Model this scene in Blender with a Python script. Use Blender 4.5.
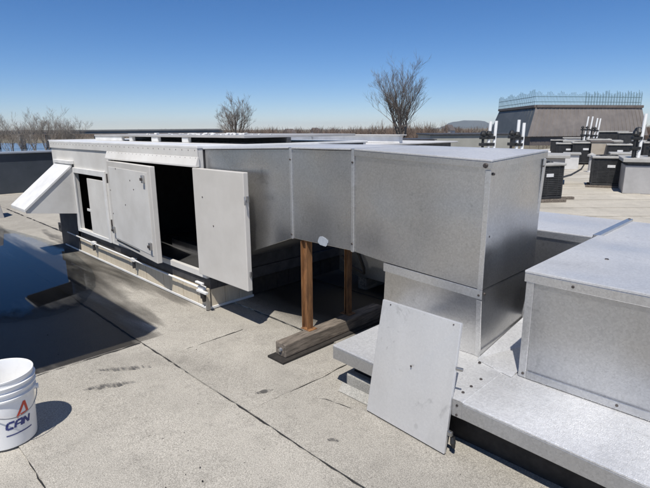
import bpy, bmesh, math, random
from mathutils import Vector, Matrix
random.seed(7)
S = bpy.context.scene
for o in list(bpy.data.objects): bpy.data.objects.remove(o)
COL = S.collection
R = math.radians

# ------------------------------------------------------------------ camera
# World: Z up, X along the long side of the air handler, Y away from it; the camera stands over the origin.
cam = bpy.data.cameras.new("camera"); cam.sensor_width = 36; cam.lens = 490/650*36
cam.clip_start = .05; cam.clip_end = 40000
co = bpy.data.objects.new("camera", cam); COL.objects.link(co); S.camera = co
tl, rl = R(13.2), R(-0.4)
FW = Vector((-.70711, .70711, 0)); RT = Vector((.70711, .70711, 0)); UPV = Vector((0, 0, 1))
f_ = FW*math.cos(tl) - UPV*math.sin(tl); u_ = FW*math.sin(tl) + UPV*math.cos(tl)
r2 = RT*math.cos(rl) + u_*math.sin(rl); u2 = -RT*math.sin(rl) + u_*math.cos(rl)
m = Matrix((r2, u2, -f_)).transposed().to_4x4(); m.translation = (0, 0, 1.55)
co.matrix_world = m

# ------------------------------------------------------------------ sky and sun
SUN = Vector((.28, -.48, 1)).normalized()
w = bpy.data.worlds.new("World"); S.world = w; w.use_nodes = True
nt = w.node_tree; bg = nt.nodes["Background"]
sky = nt.nodes.new("ShaderNodeTexSky"); sky.sky_type = 'NISHITA'; sky.sun_disc = False
sky.sun_elevation = math.asin(SUN.z); sky.sun_rotation = math.atan2(SUN.x, SUN.y)
sky.air_density = 0.8; sky.dust_density = 0.0; sky.ozone_density = 6.0; sky.altitude = 100
hs = nt.nodes.new('ShaderNodeHueSaturation'); hs.inputs['Saturation'].default_value = 1.2
tn_ = nt.nodes.new('ShaderNodeMix'); tn_.data_type = 'RGBA'; tn_.blend_type = 'MULTIPLY'; tn_.inputs[0].default_value = 1; tn_.inputs[7].default_value = (1.0, .96, 1.04, 1)
nt.links.new(sky.outputs[0], hs.inputs['Color']); nt.links.new(hs.outputs[0], tn_.inputs[6]); nt.links.new(tn_.outputs[2], bg.inputs[0]); bg.inputs[1].default_value = .10
sl = bpy.data.lights.new("sun", 'SUN'); sl.energy = 5.0; sl.angle = R(.53); sl.color = (1, .955, .88)
so = bpy.data.objects.new("sun", sl); COL.objects.link(so); so.rotation_euler = SUN.to_track_quat('Z', 'Y').to_euler()
so.location = (5, -9, 30)
S.view_settings.view_transform = 'Standard'; S.view_settings.look = 'None'
S.view_settings.exposure = 0.0; S.view_settings.gamma = 1; S.view_settings.use_curve_mapping = False
S.render.engine = 'CYCLES'
S.cycles.max_bounces = 8; S.cycles.volume_bounces = 0

# ------------------------------------------------------------------ materials
MATS = {}
def nodes(name):
    mt = bpy.data.materials.new(name); mt.use_nodes = True
    n = mt.node_tree.nodes; l = mt.node_tree.links; b = n["Principled BSDF"]
    MATS[name] = mt
    return mt, n, l, b
def tex(n, l, kind, scale, detail=4, rough=.6, coord='Object', stretch=None, dist=0):
    tc = n.new("ShaderNodeTexCoord"); src = tc.outputs[coord]
    if stretch:
        mp = n.new("ShaderNodeMapping"); mp.inputs['Scale'].default_value = stretch
        l.new(src, mp.inputs[0]); src = mp.outputs[0]
    if kind == 'voronoi':
        t = n.new("ShaderNodeTexVoronoi"); t.inputs['Scale'].default_value = scale
    else:
        t = n.new("ShaderNodeTexNoise"); t.inputs['Scale'].default_value = scale
        t.inputs['Detail'].default_value = detail; t.inputs['Roughness'].default_value = rough
        t.inputs['Distortion'].default_value = dist
    l.new(src, t.inputs['Vector'])
    return t
def ramp(n, l, src, stops):
    r = n.new("ShaderNodeValToRGB"); e = r.color_ramp.elements
    while len(e) < len(stops): e.new(.5)
    for i, (p, c) in enumerate(stops):
        e[i].position = p; e[i].color = (*c, 1) if hasattr(c, '__len__') else (c, c, c, 1)
    l.new(src, r.inputs[0]); return r
def mix(n, l, fac, a, b, mode='MIX'):
    x = n.new("ShaderNodeMix"); x.data_type = 'RGBA'; x.blend_type = mode
    for i, v in ((0, fac), (6, a), (7, b)):
        if hasattr(v, 'is_linked') or hasattr(v, 'links'): l.new(v, x.inputs[i])
        elif hasattr(v, '__len__'): x.inputs[i].default_value = (*v, 1)
        else: x.inputs[i].default_value = v if i == 0 else (v, v, v, 1)
    return x.outputs[2]
def bump(n, l, b, src, strength, dist, prev=None):
    k = n.new("ShaderNodeBump"); k.inputs['Strength'].default_value = strength; k.inputs['Distance'].default_value = dist
    l.new(src, k.inputs['Height'])
    if prev: l.new(prev, k.inputs['Normal'])
    l.new(k.outputs[0], b.inputs['Normal']); return k.outputs[0]
def plain(name, c1, c2, scale=6, rough=.6, metal=0, bs=0, bscale=40, spec=.5, stretch=None, lo=.35, hi=.65):
    mt, n, l, b = nodes(name)
    t = tex(n, l, 'noise', scale, 6, .65, stretch=stretch); r = ramp(n, l, t.outputs['Fac'], ((lo, c1), (hi, c2)))
    l.new(r.outputs[0], b.inputs['Base Color'])
    b.inputs['Roughness'].default_value = rough; b.inputs['Metallic'].default_value = metal
    b.inputs['Specular IOR Level'].default_value = spec
    if bs:
        q = tex(n, l, 'noise', bscale, 5, .7, stretch=stretch); bump(n, l, b, q.outputs['Fac'], bs, .01)
    return mt
def galv(name, c=.6, rough=.32, warp=.25, emboss=.1, mottle=.16, metal=.95, spangle=110, grain=.13, smudge=.8):
    mt, n, l, b = nodes(name)
    a = tex(n, l, 'noise', 1.1, 3, .5, dist=.4); ra = ramp(n, l, a.outputs['Fac'], ((.3, c*(1-mottle)), (.7, c*(1+mottle*.5))))
    v = tex(n, l, 'voronoi', spangle); rv = ramp(n, l, v.outputs['Color'], ((0, 1-grain), (1, 1+grain*.5)))
    col = mix(n, l, 1, ra.outputs[0], rv.outputs[0], 'MULTIPLY')
    f = tex(n, l, 'noise', 420, 2, .6); rf = ramp(n, l, f.outputs['Fac'], ((.3, 1-grain), (.7, 1+grain*.5)))
    col = mix(n, l, 1, col, rf.outputs[0], 'MULTIPLY')
    d = tex(n, l, 'noise', 2.4, 5, .6, stretch=(1, 1, .35), dist=.8); rd = ramp(n, l, d.outputs['Fac'], ((.27, .84), (.42, 1.0)))
    col = mix(n, l, .7, col, rd.outputs[0], 'MULTIPLY')
    hm = tex(n, l, 'noise', 6.5, 6, .62, dist=1.6); rh = ramp(n, l, hm.outputs['Fac'], ((.30, .80), (.38, 1.0), (.66, 1.0), (.76, 1.10)))
    col = mix(n, l, smudge, col, rh.outputs[0], 'MULTIPLY')
    l.new(col, b.inputs['Base Color'])
    g = tex(n, l, 'noise', 1.8, 3, .5, dist=.5); rg = ramp(n, l, g.outputs['Fac'], ((.3, rough*.8), (.7, min(1, rough*1.35))))
    l.new(rg.outputs[0], b.inputs['Roughness']); b.inputs['Metallic'].default_value = metal
    lo = tex(n, l, 'noise', 1.5, 1, .4); nb = bump(n, l, b, lo.outputs['Fac'], warp, .08)
    e = tex(n, l, 'noise', 190, 1, .5); nb = bump(n, l, b, e.outputs['Fac'], emboss, .004, nb)
    return mt
def membrane(name, c1, c2, wet_shade=False, speck=1.0):
    mt, n, l, b = nodes(name)
    g = tex(n, l, 'noise', 190, 3, .75); rg = ramp(n, l, g.outputs['Fac'], ((.36, c1), (.5, tuple((x+y)/2 for x, y in zip(c1, c2))), (.63, c2)))
    g2 = tex(n, l, 'voronoi', 240); r2_ = ramp(n, l, g2.outputs['Color'], ((.1, .76), (.55, 1.05)))
    col = mix(n, l, speck, rg.outputs[0], r2_.outputs[0], 'MULTIPLY')
    big = tex(n, l, 'noise', .9, 6, .65, dist=.8); rb = ramp(n, l, big.outputs['Fac'], ((.3, .78), (.68, 1.06)))
    col = mix(n, l, 1, col, rb.outputs[0], 'MULTIPLY')
    mid = tex(n, l, 'noise', 7, 6, .7); rm = ramp(n, l, mid.outputs['Fac'], ((.25, .72), (.5, 1.0)))
    col = mix(n, l, .7, col, rm.outputs[0], 'MULTIPLY')
    dk = tex(n, l, 'noise', 23, 3, .6); rd = ramp(n, l, dk.outputs['Fac'], ((.24, .3), (.30, 1.0)))
    col = mix(n, l, .8, col, rd.outputs[0], 'MULTIPLY')
    oi = n.new("ShaderNodeObjectInfo"); ro = ramp(n, l, oi.outputs['Random'], ((0, .90), (1, 1.05)))
    col = mix(n, l, 1, col, ro.outputs[0], 'MULTIPLY')
    rough = None
    if wet_shade:     # soaked membrane round the puddle, plus painted shade under the duct: outline from distance to a few lobes, torn up by noise
        tc = n.new("ShaderNodeTexCoord"); sep = n.new("ShaderNodeSeparateXYZ"); l.new(tc.outputs['Object'], sep.inputs[0])
        nz = tex(n, l, 'noise', 1.2, 4, .55, stretch=(.40, 2.4, 1), dist=.3)
        def ma(op, a, c=None):
            q = n.new("ShaderNodeMath"); q.operation = op
            for i, v in enumerate((a, c)):
                if v is None: continue
                if hasattr(v, 'links'): l.new(v, q.inputs[i])
                else: q.inputs[i].default_value = v
            return q.outputs[0]
        def lobe(cx, cy, rx, ry):
            dx = ma('DIVIDE', ma('SUBTRACT', sep.outputs[0], cx), rx); dy = ma('DIVIDE', ma('SUBTRACT', sep.outputs[1], cy), ry)
            return ma('SUBTRACT', 1.0, ma('SQRT', ma('ADD', ma('MULTIPLY', dx, dx), ma('MULTIPLY', dy, dy))))
        e = ma('MAXIMUM', ma('MAXIMUM', lobe(-6.2, 1.1, 2.9, 1.35), lobe(-4.2, .75, 1.7, 1.25)), lobe(-9.2, .7, 3.2, 1.2))
        e = ma('ADD', e, ma('MULTIPLY', ma('SUBTRACT', nz.outputs['Fac'], .5), 2.1))
        e = ma('MINIMUM', e, ma('MULTIPLY', ma('SUBTRACT', -3.375, sep.outputs[0]), 22.0))
        e = ma('MAXIMUM', e, ma('ADD', lobe(-2.9, 3.35, 1.6, 1.05), ma('MULTIPLY', ma('SUBTRACT', nz.outputs['Fac'], .5), .5)))  # lobe under the duct: its deep shade put into the membrane colour
        wr = ramp(n, l, e, ((.0, 0.0), (.14, .5), (.48, 1.0)))
        col = mix(n, l, wr.outputs[0], col, mix(n, l, 1, col, (.095, .09, .085), 'MULTIPLY'))
        rr = ramp(n, l, wr.outputs[0], ((0, .95), (1, .46))); rough = rr.outputs[0]
    l.new(col, b.inputs['Base Color'])
    if rough: l.new(rough, b.inputs['Roughness'])
    else: b.inputs['Roughness'].default_value = .95
    b.inputs['Specular IOR Level'].default_value = .3
    bump(n, l, b, g.outputs['Fac'], .55, .004)
    return mt

membrane('membrane', (.275, .257, .224), (.56, .526, .463), wet_shade=True)
membrane('membrane_far', (.38, .35, .295), (.57, .53, .455), speck=.5)
membrane('curb_felt', (.33, .32, .29), (.56, .54, .49))
plain('bitumen', (.012, .012, .012), (.03, .028, .026), 30, .6, bs=.4)
mt, n, l, b = nodes('water')         # clear film: Fresnel mirror over the soaked membrane, thinning out at its rim
n.remove(b); ou = n["Material Output"]
fr = n.new("ShaderNodeFresnel"); fr.inputs[0].default_value = 1.33; gl = n.new("ShaderNodeBsdfGlossy"); gl.inputs['Roughness'].default_value = .03
tr_ = n.new("ShaderNodeBsdfTransparent"); tr_.inputs[0].default_value = (.80, .82, .84, 1); at_ = n.new("ShaderNodeAttribute"); at_.attribute_name = 'depth'
nz_ = tex(n, l, 'noise', 2.2, 6, .7, stretch=(.6, 1.4, 1)); ad = n.new("ShaderNodeMath"); ad.operation = 'ADD'; l.new(at_.outputs['Fac'], ad.inputs[0])
sb = n.new("ShaderNodeMath"); sb.operation = 'MULTIPLY_ADD'; l.new(nz_.outputs['Fac'], sb.inputs[0]); sb.inputs[1].default_value = 1.1; sb.inputs[2].default_value = -.62; l.new(sb.outputs[0], ad.inputs[1])
rw = ramp(n, l, ad.outputs[0], ((.05, 0), (.30, 1))); mu = n.new("ShaderNodeMath"); mu.operation = 'MULTIPLY'; l.new(fr.outputs[0], mu.inputs[0]); l.new(rw.outputs[0], mu.inputs[1])
mxs = n.new("ShaderNodeMixShader"); l.new(mu.outputs[0], mxs.inputs[0]); l.new(tr_.outputs[0], mxs.inputs[1]); l.new(gl.outputs[0], mxs.inputs[2]); l.new(mxs.outputs[0], ou.inputs[0])
mt, n, l, b = nodes('smear')
t = tex(n, l, 'noise', 9, 7, .75, stretch=(1, 3, 1)); r_ = ramp(n, l, t.outputs['Fac'], ((.42, 0), (.56, .8)))
b.inputs['Base Color'].default_value = (.09, .085, .08, 1); b.inputs['Roughness'].default_value = .8
l.new(r_.outputs[0], b.inputs['Alpha'])
plain('white_paint', (.60, .58, .545), (.71, .695, .665), 2.5, .42, bs=.05, bscale=9, lo=.3, hi=.6)
plain('white_trim', (.66, .655, .64), (.78, .775, .76), 6, .4)
plain('door_paint', (.56, .535, .495), (.64, .615, .575), 2.2, .4, bs=.04, bscale=6)
plain('inside_lining', (.02, .02, .021), (.035, .035, .036), 8, .9)
plain('blower_steel', (.12, .12, .125), (.2, .2, .205), 8, .5, .5)
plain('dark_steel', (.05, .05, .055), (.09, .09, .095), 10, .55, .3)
plain('skirt_board', (.52, .45, .34), (.61, .54, .425), 5, .7, stretch=(8, 8, 1), bs=.1)
plain('rust_steel', (.10, .048, .022), (.34, .165, .065), 9, .75, .1, bs=.3, bscale=60, stretch=(3, 3, .6))
plain('old_timber', (.075, .062, .05), (.25, .21, .17), 7, .85, stretch=(7, 1, 7), bs=.5, bscale=30)
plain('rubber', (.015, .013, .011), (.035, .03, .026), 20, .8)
plain('black_plastic', (.012, .012, .012), (.022, .022, .022), 20, .45)
plain('bucket_plastic', (.72, .715, .70), (.83, .83, .82), 9, .38, lo=.22, hi=.5)
plain('print_red', (.55, .06, .03), (.60, .08, .04), 5, .5)
plain('print_blue', (.03, .04, .16), (.04, .05, .20), 5, .5)
plain('wire', (.30, .30, .30), (.5, .5, .5), 9, .35, .9)
plain('screw', (.05, .045, .045), (.14, .12, .11), 40, .5, .6)
plain('sealant', (.27, .30, .34), (.40, .43, .47), 14, .6)
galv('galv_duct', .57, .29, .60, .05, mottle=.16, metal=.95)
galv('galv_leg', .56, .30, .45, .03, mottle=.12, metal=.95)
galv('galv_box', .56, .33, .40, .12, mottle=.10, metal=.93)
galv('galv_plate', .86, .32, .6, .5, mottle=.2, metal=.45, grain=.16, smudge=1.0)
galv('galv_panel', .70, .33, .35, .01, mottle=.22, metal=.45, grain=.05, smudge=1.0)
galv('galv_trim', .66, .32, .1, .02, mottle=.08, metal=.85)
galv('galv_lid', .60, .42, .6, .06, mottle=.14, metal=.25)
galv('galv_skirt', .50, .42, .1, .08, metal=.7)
plain('ac_dark', (.022, .023, .024), (.045, .045, .046), 9, .5, .2)
plain('ac_cap', (.34, .33, .31), (.42, .41, .38), 6, .6)
plain('ac_badge', (.6, .6, .6), (.7, .7, .7), 6, .4)
plain('grey_box', (.36, .35, .34), (.44, .43, .42), 3, .55, .1)
plain('olive_box', (.30, .295, .255), (.37, .36, .315), 2, .7)
plain('unit_deck', (.50, .49, .48), (.66, .65, .63), 1.2, .6)
plain('tan_panel', (.36, .31, .25), (.42, .37, .30), 4, .6)
plain('navy_parapet', (.035, .045, .058), (.055, .066, .082), 1.5, .6, bs=.1, bscale=3)
plain('parapet_cap', (.30, .33, .37), (.38, .41, .45), 3, .5, .3)
plain('brown_siding', (.19, .168, .15), (.24, .212, .188), 1.2, .5, .2)
plain('slate_siding', (.085, .092, .092), (.115, .122, .12), 1.2, .5, .2)
plain('fascia', (.12, .10, .09), (.16, .135, .12), 2, .6)
plain('rail_paint', (.06, .105, .11), (.09, .15, .155), 2, .5)
plain('pvc', (.80, .80, .78), (.86, .86, .84), 4, .35)
plain('bark', (.13, .108, .09), (.24, .205, .175), 3, .9)
plain('bark_pale', (.20, .175, .15), (.30, .27, .235), 3, .9)
plain('bark_russet', (.15, .105, .078), (.24, .175, .13), .05, .9)
plain('land', (.12, .105, .07), (.21, .185, .13), .01, .95)
plain('river', (.10, .14, .20), (.13, .18, .25), .02, .2)
plain('concrete', (.10, .10, .10), (.16, .16, .155), .05, .8)
plain('house_wall', (.5, .48, .45), (.66, .64, .6), .1, .8)
plain('mountain', (.035, .05, .055), (.055, .07, .075), .002, .95)
plain('foam', (.74, .73, .71), (.84, .83, .81), 20, .8)
plain('slab_side', (.40, .40, .39), (.50, .50, .49), 2, .5, .2)

# ------------------------------------------------------------------ building helpers
ORG = {}
class MB:
    def __init__(s): s.v = []; s.f = []
    def box(s, x0, x1, y0, y1, z0, z1):
        return s.hexa([(x0,y0,z0),(x1,y0,z0),(x1,y1,z0),(x0,y1,z0),(x0,y0,z1),(x1,y0,z1),(x1,y1,z1),(x0,y1,z1)])
    def hexa(s, p):
        k = len(s.v); s.v += [tuple(q) for q in p]
        s.f += [tuple(k+i for i in q) for q in ((3,2,1,0),(4,5,6,7),(0,1,5,4),(1,2,6,5),(2,3,7,6),(3,0,4,7))]
        return s
    def bar(s, a, b, wd, h, up=(0,0,1)):
        a, b = Vector(a), Vector(b); d = (b-a).normalized(); x = d.cross(Vector(up))
        if x.length < 1e-4: x = Vector((1,0,0))
        x.normalize(); y = x.cross(d); x *= wd/2; y *= h/2
        return s.hexa([a-x-y, a+x-y, b+x-y, b-x-y, a-x+y, a+x+y, b+x+y, b-x+y])
    def prism(s, poly, off):
        k = len(s.v); n = len(poly); off = Vector(off)
        s.v += [tuple(p) for p in poly] + [tuple(Vector(p)+off) for p in poly]
        s.f.append(tuple(range(k+n-1, k-1, -1))); s.f.append(tuple(range(k+n, k+2*n)))
        for i in range(n): j = (i+1) % n; s.f.append((k+i, k+j, k+n+j, k+n+i))
        return s
    def tube(s, pts, rad, n=8, cap=True):
        pts = [Vector(p) for p in pts]; k0 = len(s.v)
        if not hasattr(rad, '__len__'): rad = [rad]*len(pts)
        d0 = (pts[1]-pts[0]).normalized(); x = d0.orthogonal().normalized()
        for i, p in enumerate(pts):
            d = (pts[min(i+1, len(pts)-1)]-pts[max(i-1, 0)]).normalized()
            x = (x - d*x.dot(d))
            x = x.normalized() if x.length > 1e-6 else d.orthogonal().normalized()
            y = d.cross(x)
            for j in range(n):
                a = 2*math.pi*j/n; s.v.append(tuple(p + (x*math.cos(a)+y*math.sin(a))*rad[i]))
        for i in range(len(pts)-1):
            for j in range(n):
                a = k0+i*n; b = a+n; jj = (j+1) % n; s.f.append((a+j, a+jj, b+jj, b+j))
        if cap:
            s.f.append(tuple(k0+j for j in range(n-1, -1, -1))); e = k0+(len(pts)-1)*n; s.f.append(tuple(e+j for j in range(n)))
        return s
    def lathe(s, prof, c, n=48):
        k0 = len(s.v); cx, cy, cz = c
        for (r, z) in prof:
            for j in range(n):
                a = 2*math.pi*j/n; s.v.append((cx+r*math.cos(a), cy+r*math.sin(a), cz+z))
        for i in range(len(prof)-1):
            for j in range(n):
                a = k0+i*n; b = a+n; jj = (j+1) % n; s.f.append((a+j, a+jj, b+jj, b+j))
        return s
    def dot(s, p, nrm, r=.008, h=.004, n=7):
        p = Vector(p); nrm = Vector(nrm).normalized(); return s.tube([p-nrm*.002, p+nrm*h], [r, r*.75], n)
    def build(s, name, mat, parent=None, bev=0, smooth=False, seg=2):
        o0 = ORG[parent.name] if parent else Vector((0,0,0))
        me = bpy.data.meshes.new(name); me.from_pydata([tuple(Vector(p)-o0) for p in s.v], [], s.f); me.update()
        me.materials.append(MATS[mat]); o = bpy.data.objects.new(name, me); COL.objects.link(o)
        if parent: o.parent = parent
        ORG[o.name] = o0
        if smooth:
            for p in me.polygons: p.use_smooth = True
        if bev:
            bm = bmesh.new(); bm.from_mesh(me); bmesh.ops.recalc_face_normals(bm, faces=bm.faces[:])
            es = [e for e in bm.edges if len(e.link_faces) == 2 and e.calc_face_angle(0) > .5]
            bmesh.ops.bevel(bm, geom=es, offset=bev, segments=seg, affect='EDGES', profile=.5, clamp_overlap=True)
            bm.to_mesh(me); bm.free()
        return o
def tag(o, label=None, cat=None, group=None, kind=None):
    if label: o['label'] = label
    if cat: o['category'] = cat
    if group: o['group'] = group
    if kind: o['kind'] = kind
    return o
def thing(name, loc, label, cat, group=None):
    o = bpy.data.objects.new(name, None); COL.objects.link(o); o.location = loc; o.empty_display_size = .2
    ORG[o.name] = Vector(loc); return tag(o, label, cat, group)
def copy_tree(o, parent=None):
    c = o.copy(); COL.objects.link(c); c.parent = parent; ORG[c.name] = ORG[o.name]
    for ch in list(o.children): copy_tree(ch, c)
    return c
def at(u, d, z=0):      # d metres ahead of the lens axis, u*d metres to its right
    p = FW*d + RT*(u*d); return Vector((p.x, p.y, z))
def bx(*a): return MB().box(*a)

# ------------------------------------------------------------------ the setting
# roof slab of our building, laid with roll membrane
roof = MB(); roof.box(-14.6, 60, -30, 110, -9, -.002); roof = tag(roof.build('roof', 'membrane_far'), kind='structure')
ROW = [.44 + .99*k for k in range(-5, 9)]
laps = {0: [-3.36, 3.4], 1: [-8.9, -3.02, -2.05, 4.4], 2: [-11.6, -5.2, 2.2], 3: [-7.4, .9], -1: [-9.2, -1.6, 5], -2: [-6, 2.6]}
sheets = []
for k, y0 in enumerate(ROW[:-1]):
    ends = [-14.25] + laps.get(k-5, [-10+1.7*(k % 3), -2+1.3*(k % 4)]) + [8.0]
    for xa, xb in zip(ends[:-1], ends[1:]):
        mb = MB(); nx = max(2, int((xb-xa)/.5)); up = .0022*((k+len(sheets)) % 2)
        y1 = y0+.99+.05
        for i in range(nx+1):
            x = xa + (xb-xa)*i/nx
            j0 = random.uniform(-.006, .006); lift = .0045 if i == 0 else 0
            mb.v += [(x, y0+j0, -.001), (x, y0+j0, .0125+up), (x, y1, .003+up*.3), (x, y1, -.001)]
        for i in range(nx):
            a = i*4; b = a+4
            mb.f += [(a, b, b+1, a+1), (a+1, b+1, b+2, a+2), (a+2, b+2, b+3, a+3)]
        mb.f += [(0, 1, 2, 3), (nx*4+3, nx*4+2, nx*4+1, nx*4)]
        sheets.append(mb.build('membrane_sheet', 'membrane', roof))
# bitumen bled out along the laps
def bead(pts, r0):
    mb = MB(); P = []; rr = []
    for (a, b) in zip(pts[:-1], pts[1:]):
        a, b = Vector(a), Vector(b); n = max(2, int((b-a).length/.045))
        for i in range(n):
            p = a.lerp(b, i/n) + Vector((random.uniform(-.004, .004), random.uniform(-.004, .004), 0)); P.append(p); rr.append(r0*random.choice((.25, .5, .8, 1, 1.15, 1.3)))
    P.append(Vector(pts[-1])); rr.append(r0*.5)
    mb.tube(P, rr, 5)
    mb.v = [(x, y, .009+(z-.0)*.55) for x, y, z in mb.v]
    return mb.build('seam_bead', 'bitumen', roof)
bead([(-3.36, 1.428, 0), (-1.9, 1.432, 0), (-.6, 1.427, 0), (1.5, 1.43, 0)], .0048)
bead([(-6.2, 1.43, 0), (-3.36, 1.428, 0)], .006)
bead([(-2.05, 1.44, 0), (-2.03, 2.0, 0), (-2.05, 2.42, 0)], .0042)
bead([(-3.02, 1.44, 0), (-3.03, 2.1, 0)], .005)
bead([(-3.36, .45, 0), (-3.37, 1.42, 0)], .005)
bead([(-2.62, .44, 0), (-1.2, .44, 0)], .003)
bead([(-11.6, 2.42, 0), (-7.6, 2.42, 0)], .011)
bead([(-3.55, 2.42, 0), (-2.6, 2.42, 0)], .005)
bead([(-1.9, 1.78, 0), (-1.83, 1.83, 0), (-1.66, 1.86, 0)], .003)
for i, d in enumerate((8.6, 9.55, 10.6, 11.6, 12.65, 13.7, 15.2, 16.6, 18.5, 21)):
    p0, p1 = at(.30, d+.05*(i % 3)), at(.95, d); m_ = MB(); m_.bar((p0.x, p0.y, .003), (p1.x, p1.y, .003), .03+.03*(i % 2), .012); m_.build('lap_edge', 'membrane_far', roof)
# scuffs, drips and grit on the near membrane
for (cx, cy, L, Wd, ang) in ((-2.90, .99, .30, .055, 62), (-3.05, 1.16, .32, .045, 55), (-2.15, 1.62, .12, .04, 70), (-1.52, 1.58, .07, .03, 40)):
    P = []
    for i in range(16):
        a = i/16*2*math.pi; r = random.uniform(.75, 1.15); x, y = math.cos(a)*L/2*r, math.sin(a)*Wd/2*r; c_, s_ = math.cos(R(ang)), math.sin(R(ang))
        P.append((cx+x*c_-y*s_, cy+x*s_+y*c_, .0172))
    mb = MB(); mb.v = P; mb.f = [tuple(range(16))]; mb.build('tar_smear', 'smear', roof)
mb = MB()
for i in range(70):
    u, d = random.uniform(-.62, .5), random.uniform(1.6, 4.4); p = at(u, d); r = random.choice((.0012, .0015, .002, .002, .003, .004))
    if p.y > 1.85 and p.x > -2.1 or p.y > 2.1: continue
    mb.dot((p.x, p.y, .012), (random.uniform(-.3, .3), random.uniform(-.3, .3), 1), r, r*1.2, 5)
tag(mb.build('grit', 'bitumen', roof), kind='stuff')
# standing water
def blob(pts, z, sub=6, jit=.05):
    out = []
    n = len(pts)
    for i in range(n):
        p0, p1, p2, p3 = (Vector(pts[(i+k-1) % n]) for k in range(4))
        for s in range(sub):
            t = s/sub
            q = .5*((2*p1)+(p2-p0)*t+(2*p0-5*p1+4*p2-p3)*t*t+(3*p1-p0-3*p2+p3)*t**3)
            out.append((q.x+random.uniform(-jit, jit), q.y+random.uniform(-jit, jit)*.6, z))
    return out
out = blob([(-10.4, .1), (-6.5, .1), (-5.4, .3), (-4.7, .62), (-4.45, 1.0), (-4.5, 1.35), (-5.0, 1.7), (-5.7, 1.92), (-6.7, 2.06), (-7.6, 2.06), (-8.8, 1.9), (-10.8, 1.4)], .0178, jit=.02)
mb = MB(); N = len(out); cen = Vector((-7.4, 1.05, .0178)); RG = (1.0, .9, .78, .6, .3); DP = (0, .3, .6, .9, 1)
for g in RG: mb.v += [tuple(cen.lerp(Vector(p), g)) for p in out]
for k in range(len(RG)-1): mb.f += [(k*N+i, k*N+(i+1) % N, (k+1)*N+(i+1) % N, (k+1)*N+i) for i in range(N)]
mb.f.append(tuple((len(RG)-1)*N+i for i in range(N)))
pd = tag(mb.build('puddle', 'water'), kind='structure')
at_ = pd.data.attributes.new('depth', 'FLOAT', 'POINT')
for k, d_ in enumerate(DP):
    for i in range(N): at_.data[k*N+i].value = d_
# dark parapet on the far left
par = thing('parapet_wall', (-14.5, 4, 0), 'dark navy roof parapet wall with pale metal cap at far left', 'wall')
bx(-14.8, -14.5, -8, 26, -.0, 1.0).build('wall_face', 'navy_parapet', par)
bx(-14.86, -14.44, -8, 26, 1.0, 1.045).build('cap_flashing', 'parapet_cap', par, .008)

# land around the building, river, mountain
mb = MB(); n = 72
mb.v = [(0, 0, -9.2)]
for rr in (60, 200, 800, 3000, 19500):
    for j in range(n): a = 2*math.pi*j/n; mb.v.append((rr*math.cos(a), rr*math.sin(a), -9.2))
for j in range(n): mb.f.append((0, 1+j, 1+(j+1) % n))
for k in range(4):
    for j in range(n): a = 1+k*n; b_ = a+n; jj = (j+1) % n; mb.f.append((a+j, b_+j, b_+jj, a+jj))
tag(mb.build('land', 'land'), kind='structure')
mb = MB()
e0, e1 = [], []
for i in range(25):
    u = -1.6 + i*.078
    e0.append(at(u, 245+12*math.sin(i*1.1), -9.15)); e1.append(at(u, 470+20*math.sin(i*.7+1), -9.15))
mb.v = [tuple(p) for p in e0+e1]; mb.f = [(i, i+1, 26+i, 25+i) for i in range(24)]
tag(mb.build('river', 'river'), kind='structure')
mb = MB(); D = 16000; prof = [(430, 0), (440, .10), (446, .42), (449, .66), (453, .80), (458, .90), (464, .97), (470, 1.0), (475, .95), (480, .93), (485, .84), (490, .62), (496, .42), (506, .22), (522, .08), (545, 0)]
for k, (dd, hh) in enumerate(((0, 0), (250, .55), (700, 1.0), (1500, .6), (2200, 0))):
    for i, (px, h) in enumerate(prof):
        p = at((px-325)/490/1.027, D+dd, -9.3 + (h*262*hh)*(1+random.uniform(-.04, .04))); mb.v.append(tuple(p))
k = len(prof)
for a in range(4):
    for i in range(k-1): mb.f.append((a*k+i, a*k+i+1, (a+1)*k+i+1, (a+1)*k+i))
tag(mb.build('mountain', 'mountain', smooth=True), kind='structure')

# ------------------------------------------------------------------ air handler (white cabinet)
WY = 2.147          # plane of its long front wall
X0, X1 = -7.33, -3.6
ah = thing('air_handler', (-5.45, 3.1, 0), 'long white metal air handling cabinet with open black doorway', 'air handler')
BK = 4.25
mb = MB()           # front wall around the two openings
mb.box(X0, X1, WY, WY+.04, 1.255, 1.40)
mb.box(X0, -6.54, WY, WY+.04, .295, 1.255)
mb.box(-6.54, -5.62, WY, WY+.04, 1.05, 1.255); mb.box(-6.54, -5.62, WY, WY+.04, .295, .335)
mb.box(-5.62, -5.40, WY, WY+.04, .295, 1.255)
mb.box(-5.40, -3.63, WY, WY+.04, .295, .345)
mb.box(-3.63, X1, WY, WY+.04, .295, 1.255)
mb.build('front_wall', 'white_paint', ah)
bx(X0, X1, BK-.04, BK, .295, 1.40).build('back_wall', 'white_paint', ah)
bx(X0, X0+.04, WY+.042, BK-.042, .295, 1.40).build('end_wall', 'white_paint', ah)
bx(X1-.04, X1, WY+.042, BK-.042, .295, 1.40).build('end_wall', 'dark_steel', ah)  # dark material here stands in for the shade below the duct
bx(X0+.042, X1-.042, WY+.042, BK-.042, .28, .30).build('floor_pan', 'galv_leg', ah)
bx(X0-.02, X1+.005, WY-.015, BK+.03, 1.402, 1.424).build('roof_panel', 'white_trim', ah, .004)
mb = MB()           # black insulated lining
mb.box(X0+.045, X1-.045, BK-.055, BK-.043, .302, 1.398); mb.box(X0+.043, X0+.055, WY+.05, BK-.06, .302, 1.398)
mb.box(X1-.055, X1-.043, WY+.05, BK-.06, .302, 1.398); mb.box(X0+.06, X1-.06, WY+.05, BK-.06, 1.385, 1.399)
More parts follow.
